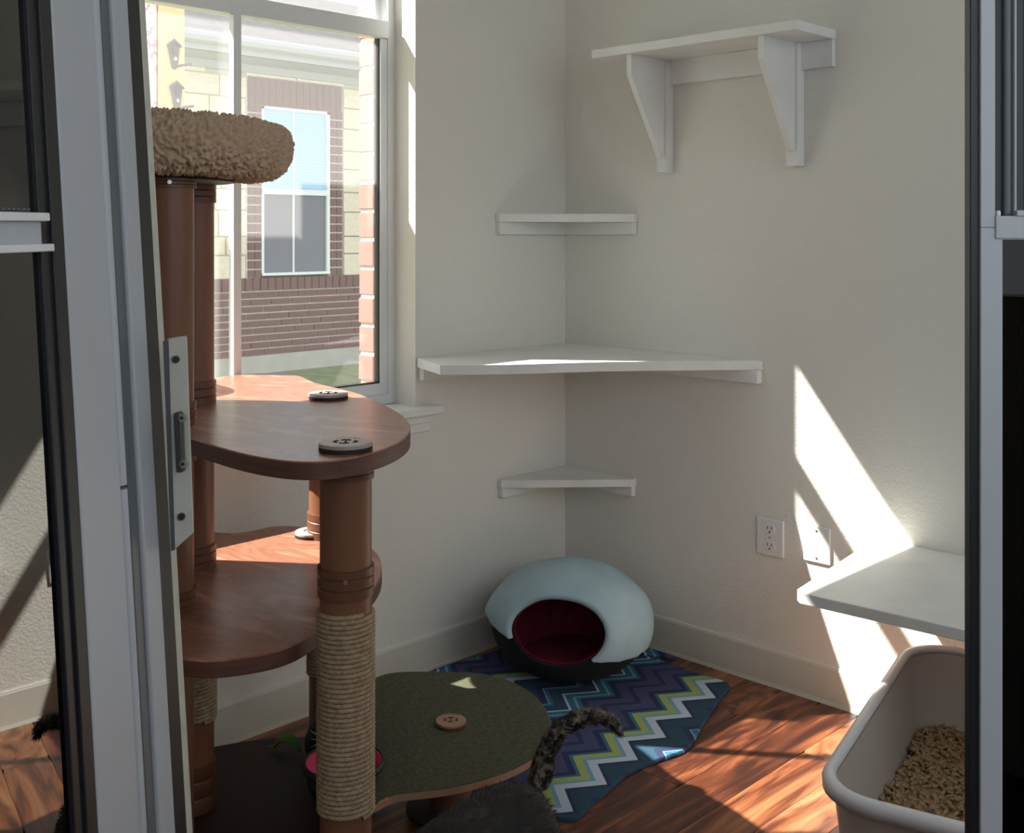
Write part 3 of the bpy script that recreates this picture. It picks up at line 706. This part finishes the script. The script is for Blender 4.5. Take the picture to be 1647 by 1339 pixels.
P, nn = rings([(LL - 0.15, LWD - 0.12, 0.07, 0.002), (LL - 0.10, LWD - 0.085, 0.09, 0.02), (LL - 0.03, LWD - 0.03, 0.10, RZ - 0.004), (LL - 0.042, LWD - 0.042, 0.095, RZ - 0.004), (LL - 0.115, LWD - 0.10, 0.085, 0.03), (LL - 0.17, LWD - 0.14, 0.06, 0.012)])
F = [(j * nn + i, j * nn + (i + 1) % nn, (j + 1) * nn + (i + 1) % nn, (j + 1) * nn + i) for j in range(5) for i in range(nn)] + [tuple(range(nn))[::-1], tuple(range(5 * nn, 6 * nn))]
MB().add(P, F).build('pan', 'pan', lb, smooth='auto')
P, nn = rings([(LL - 0.044, LWD - 0.044, 0.094, RZ - 0.010), (LL - 0.046, LWD - 0.046, 0.093, RZ), (LL - 0.030, LWD - 0.030, 0.10, RZ + 0.006), (LL - 0.004, LWD - 0.004, 0.112, RZ + 0.004), (LL + 0.006, LWD + 0.006, 0.117, RZ - 0.006), (LL + 0.004, LWD + 0.004, 0.116, RZ - 0.022), (LL - 0.004, LWD - 0.004, 0.112, RZ - 0.022), (LL - 0.004, LWD - 0.004, 0.112, RZ - 0.008), (LL - 0.026, LWD - 0.026, 0.102, RZ - 0.006)])
k = 9
F = [(j * nn + i, j * nn + (i + 1) % nn, ((j + 1) % k) * nn + (i + 1) % nn, ((j + 1) % k) * nn + i) for j in range(k) for i in range(nn)]
MB().add(P, F).build('rim', 'panrim', lb, smooth=True)
rnd = random.Random(11); mb = MB()
def inside(a, b, l, w): return abs(a) < l / 2 and abs(b) < w / 2 and (abs(a) < l / 2 - 0.06 or abs(b) < w / 2 - 0.06 or math.hypot(abs(a) - l / 2 + 0.06, abs(b) - w / 2 + 0.06) < 0.06)
L0, W0 = LL - 0.098, LWD - 0.083
mb.prism([Vector((p.x, p.y, 0.032)) for p in [lc + lu * a + lv * b for a, b in rrect(L0 - 0.03, W0 - 0.03, 0.06)]], (0, 0, 0.078))
cnt = 0
while cnt < 4200:
    a = rnd.uniform(-L0 / 2, L0 / 2); b = rnd.uniform(-W0 / 2, W0 / 2)
    if not inside(a, b, L0 - 0.01, W0 - 0.01): continue
    cnt += 1
    p = lc + lu * a + lv * b; p.z = 0.108 + 0.016 * rnd.random() + 0.014 * noise.noise(p * 9)
    th = rnd.uniform(0, math.pi); ph = rnd.uniform(-0.6, 0.6); ln = rnd.uniform(0.005, 0.0115)
    d = Vector((math.cos(th) * math.cos(ph), math.sin(th) * math.cos(ph), math.sin(ph))) * ln
    mb.tube([p - d, p + d], rnd.uniform(0.0030, 0.0038), 6)
pl = mb.build('wood_pellet_litter', 'pellet'); pl['kind'] = 'stuff'
tag(pl, 'tan wood pellets filling the litter pan', 'litter')

# ------------------------------------------------------------------ feeding bowl, toys
BWL = W(-0.340, 2.26)
bw = thing('feeding_bowl', BWL, 'pink bowl on a black stand behind the rope-wrapped post', 'bowl')
MB().lathe([(0.075, 0.0), (0.072, 0.012), (0.040, 0.03), (0.036, 0.14), (0.05, 0.185), (0.048, 0.19), (0.0, 0.19)], (BWL.x, BWL.y, 0), 36, cap=False).build('stand', 'rubber', bw, smooth='auto')
bo = MB().lathe([(0.0, 0.192), (0.046, 0.192), (0.077, 0.238), (0.074, 0.239), (0.044, 0.200), (0.0, 0.198)], (BWL.x, BWL.y, 0), 40, cap=False).build('dish', 'pink', bw, smooth=True)
MB().lathe([(0.081, 0.226), (0.084, 0.232), (0.081, 0.240), (0.0765, 0.241), (0.0745, 0.226)], (BWL.x, BWL.y, 0), 40, cap=False).build('rim', 'rubber', bo, smooth=True)
def leaf_toy(c, yaw, s_, label):
    t = thing('leaf_toy', c, label, 'toy'); P = []; nl = 14
    u = Vector((math.cos(yaw), math.sin(yaw), 0)); v = Vector((-u.y, u.x, 0))
    mb = MB()
    for sg in (1, -1):
        top = []; 
    pts = []
    for j in range(nl + 1):
        t_ = j / nl; w = 0.30 * math.sin(math.pi * t_) ** 0.8
        pts.append((t_, w))
    for t_, w in pts:
        for q in (-1, 0, 1):
            P.append(Vector(c) + u * (t_ - 0.5) * s_ + v * (w * q * s_) + Vector((0, 0, s_ * (0.10 + 0.42 * math.sin(math.pi * t_) - (0.10 if q else 0)))))
    F = [(3 * j + q, 3 * j + q + 1, 3 * j + q + 4, 3 * j + q + 3) for j in range(nl) for q in range(2)]
    o = mb.add(P, F).build('blade', 'green', t, smooth=True, recalc=False)
    m_ = o.modifiers.new('t', 'SOLIDIFY'); m_.thickness = 0.003
    MB().tube([P[1], P[1] - u * s_ * 0.25 + Vector((0, 0, -s_ * 0.06))], 0.0025, 6).build('stalk', 'green', t)
leaf_toy(W(-0.545, 2.715, ZB + 0.004), YAW - 0.3, 0.07, 'small green leaf toy on the tree base by the wall')
leaf_toy(W(-0.565, 2.07, ZB + 0.004), YAW - 0.7, 0.10, 'green leaf toy at the foot of the nearest left post')

# ------------------------------------------------------------------ cats
def skinned(name, m, parent, pts, edges, root=0, sub=2):
    org = WL[parent]
    me = bpy.data.meshes.new(name); me.from_pydata([Vector(p[:3]) - org for p in pts], edges, [])
    me.materials.append(M[m]); o = bpy.data.objects.new(name, me); COL.objects.link(o); o.parent = parent
    sk = o.modifiers.new('skin', 'SKIN'); sk.use_smooth_shade = True
    sv = me.skin_vertices[0].data
    for i_, p in enumerate(pts):
        r = p[3]; sv[i_].radius = (r, r) if not isinstance(r, tuple) else r
        sv[i_].use_root = (i_ == root)
    s_ = o.modifiers.new('sub', 'SUBSURF'); s_.levels = sub; s_.render_levels = sub
    WL[o] = org
    return o
def fur(o, parent, m, count, ln, seed, flow):
    dg = bpy.context.evaluated_depsgraph_get(); ev = o.evaluated_get(dg); me = ev.to_mesh()
    me.calc_loop_triangles(); tr = me.loop_triangles; vsx = me.vertices; rnd_ = random.Random(seed)
    cum = []; tot = 0
    for t in tr: tot += t.area; cum.append(tot)
    import bisect
    mb = MB(); org = WL[o]
    for _ in range(count):
        t = tr[min(bisect.bisect(cum, rnd_.random() * tot), len(tr) - 1)]
        a, b = rnd_.random(), rnd_.random()
        if a + b > 1: a, b = 1 - a, 1 - b
        A, B, C_ = (vsx[i_].co for i_ in t.vertices)
        p = A + (B - A) * a + (C_ - A) * b; nrm = t.normal
        f = flow(p + org); d = (nrm * 0.55 + f * 0.9 + Vector((rnd_.uniform(-.3, .3), rnd_.uniform(-.3, .3), rnd_.uniform(-.3, .3)))).normalized()
        sdv = d.cross(nrm)
        if sdv.length < 1e-4: continue
        sdv = sdv.normalized() * rnd_.uniform(0.0007, 0.0012); q = p + org - nrm * 0.001; l_ = ln * rnd_.uniform(0.6, 1.2)
        mb.add([q - sdv, q + sdv, q + d * l_], [(0, 1, 2)])
    ev.to_mesh_clear()
    return mb.build('fur', m, parent, recalc=False)
M['tabby'] = mat('tabby_fur', (0.012, 0.010, 0.009), 0.6, (0.40, 0.33, 0.25), 70, (1, 1, 1), contrast=(0.48, 0.68))
M['tabby_shade'] = mat('shaded_back_fur', (0.008, 0.007, 0.006), 0.7, (0.055, 0.038, 0.026), 30, contrast=(0.5, 0.75))  # darker copy of the tabby fur, shade on the body put into its colour
M['bfur'] = mat('black_fur', (0.010, 0.009, 0.010), 0.6)
M['eye'] = mat('amber_eye', (0.35, 0.28, 0.04), 0.1)
M['nose'] = mat('dark_nose', (0.05, 0.03, 0.03), 0.4)
M['whisk'] = mat('white_whisker', (0.8, 0.8, 0.8), 0.5)

def cat_legs(pts, edges, hip, sho, front, hindk, H_, side_):
    return
def tabby():
    base = W(-0.02, 1.95)
    t = thing('cat', base, 'dark tabby cat seen from behind with raised curling tail', 'cat')
    ax = (W(0.045, 2.05) - W(-0.17, 1.78)).normalized(); sdv = Vector((-ax.y, ax.x, 0))
    R0 = W(0.030, 2.03); up = Vector((0, 0, 1))
    def at(a, s_, z): p = R0 - ax * a * 1.12 + sdv * s_ * 1.2; return (p.x, p.y, z * 1.14)
    pts = []; ed = []
    def add(p, r, par=None):
        r = tuple(q * 1.2 for q in r) if isinstance(r, tuple) else r * 1.15
        pts.append((*p, r)); i_ = len(pts) - 1
        if par is not None: ed.append((par, i_))
        return i_
    pel = add(at(0.03, 0, 0.232), (0.058, 0.056)); rump = add(at(-0.02, 0, 0.232), (0.042, 0.045), pel)
    s1 = add(at(0.11, 0, 0.225), (0.062, 0.064), pel); s2 = add(at(0.20, 0, 0.222), (0.060, 0.068), s1); s3 = add(at(0.28, 0, 0.232), (0.054, 0.066), s2)
    nk = add(at(0.345, 0, 0.222), 0.042, s3); hd = add(at(0.395, 0, 0.205), (0.042, 0.040), nk); mz_ = add(at(0.440, 0, 0.190), (0.024, 0.022), hd)
    for sg in (-1, 1):
        th = add(at(0.045, sg * 0.045, 0.165), 0.042, pel); kn = add(at(0.075, sg * 0.050, 0.115), 0.028, th); hk = add(at(0.005, sg * 0.048, 0.065), 0.015, kn); pw = add(at(0.020, sg * 0.048, 0.016), 0.015, hk); add(at(0.050, sg * 0.048, 0.013), 0.014, pw)
        sh = add(at(0.275, sg * 0.040, 0.165), 0.030, s3); el = add(at(0.255, sg * 0.042, 0.110), 0.020, sh); wr_ = add(at(0.275, sg * 0.042, 0.045), 0.014, el); add(at(0.300, sg * 0.042, 0.014), 0.015, wr_)
    body = skinned('body', 'tabby_shade', t, pts, ed, pel)
    tl = [at(-0.045, 0, 0.262)] + [tuple(EYEP(px, py, d)) for px, py, d in ((872, 1232, 2.075), (880, 1205, 2.085), (892, 1180, 2.09), (910, 1164, 2.095), (935, 1153, 2.10), (960, 1149, 2.10), (980, 1155, 2.10), (993, 1167, 2.10), (998, 1180, 2.10))]
    tl = [Vector(at(-0.02, 0, 0.245))] + [Vector(p) for p in tl[1:]]
    rr = [0.025, 0.020, 0.0175, 0.0170, 0.0160, 0.0150, 0.0135, 0.0120, 0.0095, 0.004]
    tail = MB().tube(tl, rr, 12).build('tail', 'tabby', t, smooth=True)
    sb = tail.modifiers.new('s', 'SUBSURF'); sb.levels = 1; sb.render_levels = 1
    for sg in (-1, 1):
        b = Vector(at(0.39, sg * 0.026, 0.235)); MB().add([b + ax * 0.016, b - ax * 0.016, b + sdv * (sg * 0.014) - up * 0.008, b + up * 0.042 + sdv * (sg * 0.010)], [(0, 1, 3), (1, 2, 3), (2, 0, 3), (0, 2, 1)]).build('ear', 'tabby', t)
        e = Vector(at(0.430, sg * 0.020, 0.212)); MB().lathe([(0.0005, -0.006), (0.005, -0.004), (0.006, 0), (0.005, 0.004), (0.0005, 0.006)], e, 12).build('eye', 'eye', t, smooth=True)
    ns = Vector(at(0.463, 0, 0.198)); MB().lathe([(0.0005, -0.004), (0.005, 0), (0.004, 0.003), (0.0005, 0.004)], ns, 10).build('nose', 'nose', t, smooth=True)
    fur(body, t, 'tabby_shade', 9000, 0.014, 1, lambda p: ax * 0.8 - up * 0.3)
    def tf(p):
        j = min(range(len(tl) - 1), key=lambda i_: (tl[i_] - p).length); return (tl[j + 1] - tl[j]).normalized()
    fur(tail, t, 'tabby', 5200, 0.013, 2, tf)
def EYEP(px, py, d): return CAM + ray(px, py) * d
tabby()
def black_cat():
    c = W(-0.385, 2.535)
    t = thing('cat', c, 'black cat crouched over the pink bowl, mostly hidden by the rope post', 'cat')
    d = (Vector((CAM.x, CAM.y, 0)) - Vector((c.x, c.y, 0))).normalized(); s_ = Vector((-d.y, d.x, 0)); up = Vector((0, 0, 1))
    d = (d + s_ * 0.0).normalized()
    def at(a, b, z): p = Vector((c.x, c.y, 0)) + d * a + s_ * b; return (p.x, p.y, z)
    B0 = ZB
    pts = []; ed = []
    def add(p, r, par=None):
        r = tuple(q * 1.42 for q in r) if isinstance(r, tuple) else r * 1.2
        pts.append((*p, r)); i_ = len(pts) - 1
        if par is not None: ed.append((par, i_))
        return i_
    pel = add(at(-0.035, 0, B0 + 0.07), (0.058, 0.045)); s1 = add(at(-0.005, 0, B0 + 0.13), (0.058, 0.05), pel); s2 = add(at(0.03, 0, B0 + 0.195), (0.056, 0.048), s1)
    nk = add(at(0.075, 0, B0 + 0.205), 0.036, s2); hd = add(at(0.105, 0, B0 + 0.205), (0.040, 0.038), nk); add(at(0.152, 0, B0 + 0.190), (0.022, 0.020), hd)
    for sg in (-1, 1):
        th = add(at(-0.02, sg * 0.052, B0 + 0.05), 0.034, pel); hk = add(at(0.01, sg * 0.058, B0 + 0.022), 0.016, th); add(at(0.045, sg * 0.058, B0 + 0.016), 0.014, hk)
        sh = add(at(0.045, sg * 0.034, B0 + 0.13), 0.026, s2); wr_ = add(at(0.06, sg * 0.034, B0 + 0.05), 0.015, sh); add(at(0.085, sg * 0.034, B0 + 0.017), 0.015, wr_)
    body = skinned('body', 'bfur', t, pts, ed, pel)
    for sg in (-1, 1):
        b = Vector(at(0.10, sg * 0.028, B0 + 0.236)); MB().add([b + d * 0.012, b - d * 0.014, b + s_ * (sg * 0.018) - up * 0.008, b + up * 0.036 + s_ * (sg * 0.012)], [(0, 1, 3), (1, 2, 3), (2, 0, 3), (0, 2, 1)]).build('ear', 'bfur', t)
        MB().lathe([(0.0005, -0.006), (0.005, -0.004), (0.006, 0), (0.005, 0.004), (0.0005, 0.006)], at(0.150, sg * 0.019, B0 + 0.212), 12).build('eye', 'eye', t, smooth=True)
        for k in range(3):
            MB().tube([at(0.165, sg * 0.012, B0 + 0.185), at(0.168, sg * 0.05, B0 + 0.190 + 0.008 * (k - 1)), at(0.160, sg * 0.066, B0 + 0.188 + 0.018 * (k - 1))], [0.0008, 0.0007, 0.0003], 4).build('whisker', 'whisk', t)
    MB().lathe([(0.0005, -0.004), (0.005, 0), (0.004, 0.003), (0.0005, 0.004)], at(0.174, 0, B0 + 0.195), 10).build('nose', 'nose', t, smooth=True)
    MB().tube([at(-0.075, 0.02, B0 + 0.05), at(-0.085, 0.06, B0 + 0.02), at(-0.06, 0.10, B0 + 0.016), at(0.0, 0.105, B0 + 0.014)], [0.018, 0.014, 0.012, 0.006], 10).build('tail', 'bfur', t, smooth=True)
black_cat()

# ------------------------------------------------------------------ door leaves framing the view
def left_leaf():
    D0 = 1.15; aa = math.radians(6.5)
    o = W(-0.4575 * D0, D0); u = (RT * math.sin(aa) + FW * math.cos(aa)).normalized()      # leaf runs away from the viewer
    nrm = RT * math.cos(aa) - FW * math.sin(aa)                                             # its face towards the viewer
    def s_of(px):
        k_ = (px - XC) / FPX; return D0 * (k_ + 0.4575) / (math.sin(aa) - k_ * math.cos(aa))
    tilt = Matrix.Rotation(math.radians(3.4), 4, FW)
    piv = o + u * 0.22 + Vector((0, 0, EYE - (669 - YH) * 1.36 / FPX))
    tilt = Matrix.Rotation(-math.radians(3.3), 4, FW)
    e = sempty('door_1', Vector((o.x, o.y, 0.0)), 'white aluminium door leaf with dark glass standing open at the left')
    def bar(name, m, s0, s1, n0, n1, z0, z1, parent=None, bevel=0.0015):
        P0 = [o + u * a + nrm * b + Vector((0, 0, z)) for z in (z0, z1) for a, b in ((s0, n0), (s1, n0), (s1, n1), (s0, n1))]
        P0 = [piv + tilt @ (p - piv) for p in P0]
        return MB().add(P0, [(0, 3, 2, 1), (4, 5, 6, 7), (0, 1, 5, 4), (1, 2, 6, 5), (2, 3, 7, 6), (3, 0, 4, 7)]).build(name, m, parent or e, bevel=bevel)
    def rod(name, m, s, nn_, r, z0, z1, parent=None):
        P0 = [o + u * s + nrm * nn_ + Vector((0, 0, z)) for z in (z0, z1)]
        return MB().tube([piv + tilt @ (p - piv) for p in P0], r, 16).build(name, m, parent or e, smooth='auto')
    zb, zt = 0.02, 2.42
    sS, sE = s_of(115), s_of(180)
    bar('glass_pane', 'darkglass', -0.45, s_of(88), -0.012, -0.006, zb, zt, bevel=0)
    bar('gasket', 'gasket', s_of(84), s_of(100), -0.014, 0.000, zb, zt)
    bar('gasket', 'gasket', s_of(98), sS + 0.002, -0.014, 0.004, zb, zt)
    bar('stile', 'alu', sS, sE, -0.03, 0.006, zb, zt, bevel=0.002)
    rod('bead', 'alu', s_of(188), -0.002, 0.009, zb, 0.98)
    rod('bead', 'alu', s_of(188), -0.002, 0.009, 0.985, zt)
    bar('groove', 'gasket', sE, s_of(222), -0.03, -0.016, zb, zt)
    bar('track', 'alud', s_of(206), s_of(222), -0.03, -0.006, zb, zt)
    bar('track', 'alu', s_of(219), s_of(243), -0.03, 0.0, zb, zt, bevel=0.003)
    bar('gap_seal', 'gasket', s_of(241), s_of(263), -0.03, -0.002, zb, zt)
    bar('edge_strip', 'strike', s_of(262), s_of(271), -0.03, -0.001, zb, zt)
    # meeting rail across the glass
    r0 = -0.45; r1 = s_of(78)
    zz = lambda py: EYE - (py - YH) * 1.19 / FPX
    mr = bar('meeting_rail', 'alu', r0, r1 - 0.004, -0.004, 0.008, zz(393), zz(353))
    bar('rail_lip', 'frame', r0, r1, -0.004, 0.017, zz(354), zz(340), mr)
    bar('rail_lip', 'frame', r0, r1 + 0.002, -0.004, 0.019, zz(405), zz(392), mr)
    for k in range(26):
        a = r1 - 0.012 - k * 0.010
        if k > 11: break
        bar('spline_tooth', 'alud', a, a + 0.004, -0.006, -0.002, zz(335), zz(331), mr, bevel=0)
    # latch keeper on its cream block at the edge
    Dk = 1.50
    def kp(px, py, dd=0.0):
        return CAM + ray(px, py) * (Dk + dd)
    face = [kp(270, 546), kp(301, 541), kp(312, 856), kp(281, 884)]
    back = (RT * -0.35 + FW * 0.94) * 0.02
    kb = MB().prism(face, back).build('keeper_block', 'strike', e, bevel=0.0015)
    sidep = [kp(262, 548, 0.004), kp(271, 546), kp(281, 884), kp(275, 886, 0.004)]
    MB().prism(sidep, FW * 0.02).build('keeper_side', 'alud', kb)
    f_ = -FW
    MB().prism([kp(282, 662, -0.002), kp(296, 660, -0.002), kp(300, 756, -0.002), kp(287, 758, -0.002)], f_ * 0.012).build('latch_loop', 'dmetal', kb, bevel=0.003)
    for (px, py, m, r) in ((282, 578, 'dmetal', 0.0050), (291, 831, 'dmetal', 0.0050), (292, 672, 'metal', 0.0052), (294, 746, 'metal', 0.0052)):
        c = kp(px, py, -0.004 if m == 'dmetal' else -0.014)
        s_ = MB().tube([c, c + FW * 0.008], r, 16).build('screw', m, kb, smooth='auto')
        MB().prism([c + f_ * 0.0002 + RT * (r * 0.6 * math.cos(q)) + Vector((0, 0, r * 0.6 * math.sin(q))) for q in (0.1, 1.67, 3.24, 4.81)], f_ * 0.0006).build('socket', 'slot', s_)
left_leaf()

def right_leaf():
    D = 1.20
    e = sempty('door_2', W(0.53, D, 0.0), 'white aluminium door leaf with dark glass at the right edge')
    def bar(name, m, x0, x1, y0, y1, d0, d1, parent=None, bevel=0.0012):
        a = W((x0 - XC) * D / FPX, D + d0); k_ = D / FPX
        z0 = EYE - (y1 - YH) * k_; z1 = EYE - (y0 - YH) * k_
        return MB().obox((a.x, a.y, z0), RT * ((x1 - x0) * k_), FW * (d1 - d0), (0, 0, z1 - z0)).build(name, m, parent or e, bevel=bevel)
    yt, yb = -1250, 2320
    bar('gasket', 'gasket', 1563, 1578, yt, yb, 0.004, 0.02)
    bar('stile', 'alu', 1577, 1601, yt, 366, 0.0, 0.035)
    bar('stile', 'alu', 1577, 1613, 366, yb, 0.0, 0.035)
    bar('recess', 'gasket', 1600, 1624, yt, 348, 0.012, 0.03)
    bar('track', 'alud', 1620, 1634, yt, 348, 0.006, 0.03, bevel=0.003)
    bar('track', 'alu', 1633, 1637, yt, 348, 0.002, 0.03)
    bar('gasket', 'gasket', 1637, 1652, yt, 340, 0.010, 0.03)
    bar('glass_pane', 'rightglass', 1650, 2000, yt, 340, 0.014, 0.02, bevel=0)
    bar('glass_pane', 'rightglass', 1612, 2000, 385, yb, 0.014, 0.02, bevel=0)
    mr = bar('meeting_rail', 'alu', 1600.5, 2000, 347, 384, -0.002, 0.034)
    bar('rail_lip', 'alu', 1633, 2000, 338, 348, -0.004, 0.03, mr)
    bar('catch', 'frame', 1605, 1612, 338, 348, 0.002, 0.011, mr, bevel=0.002)
right_leaf()
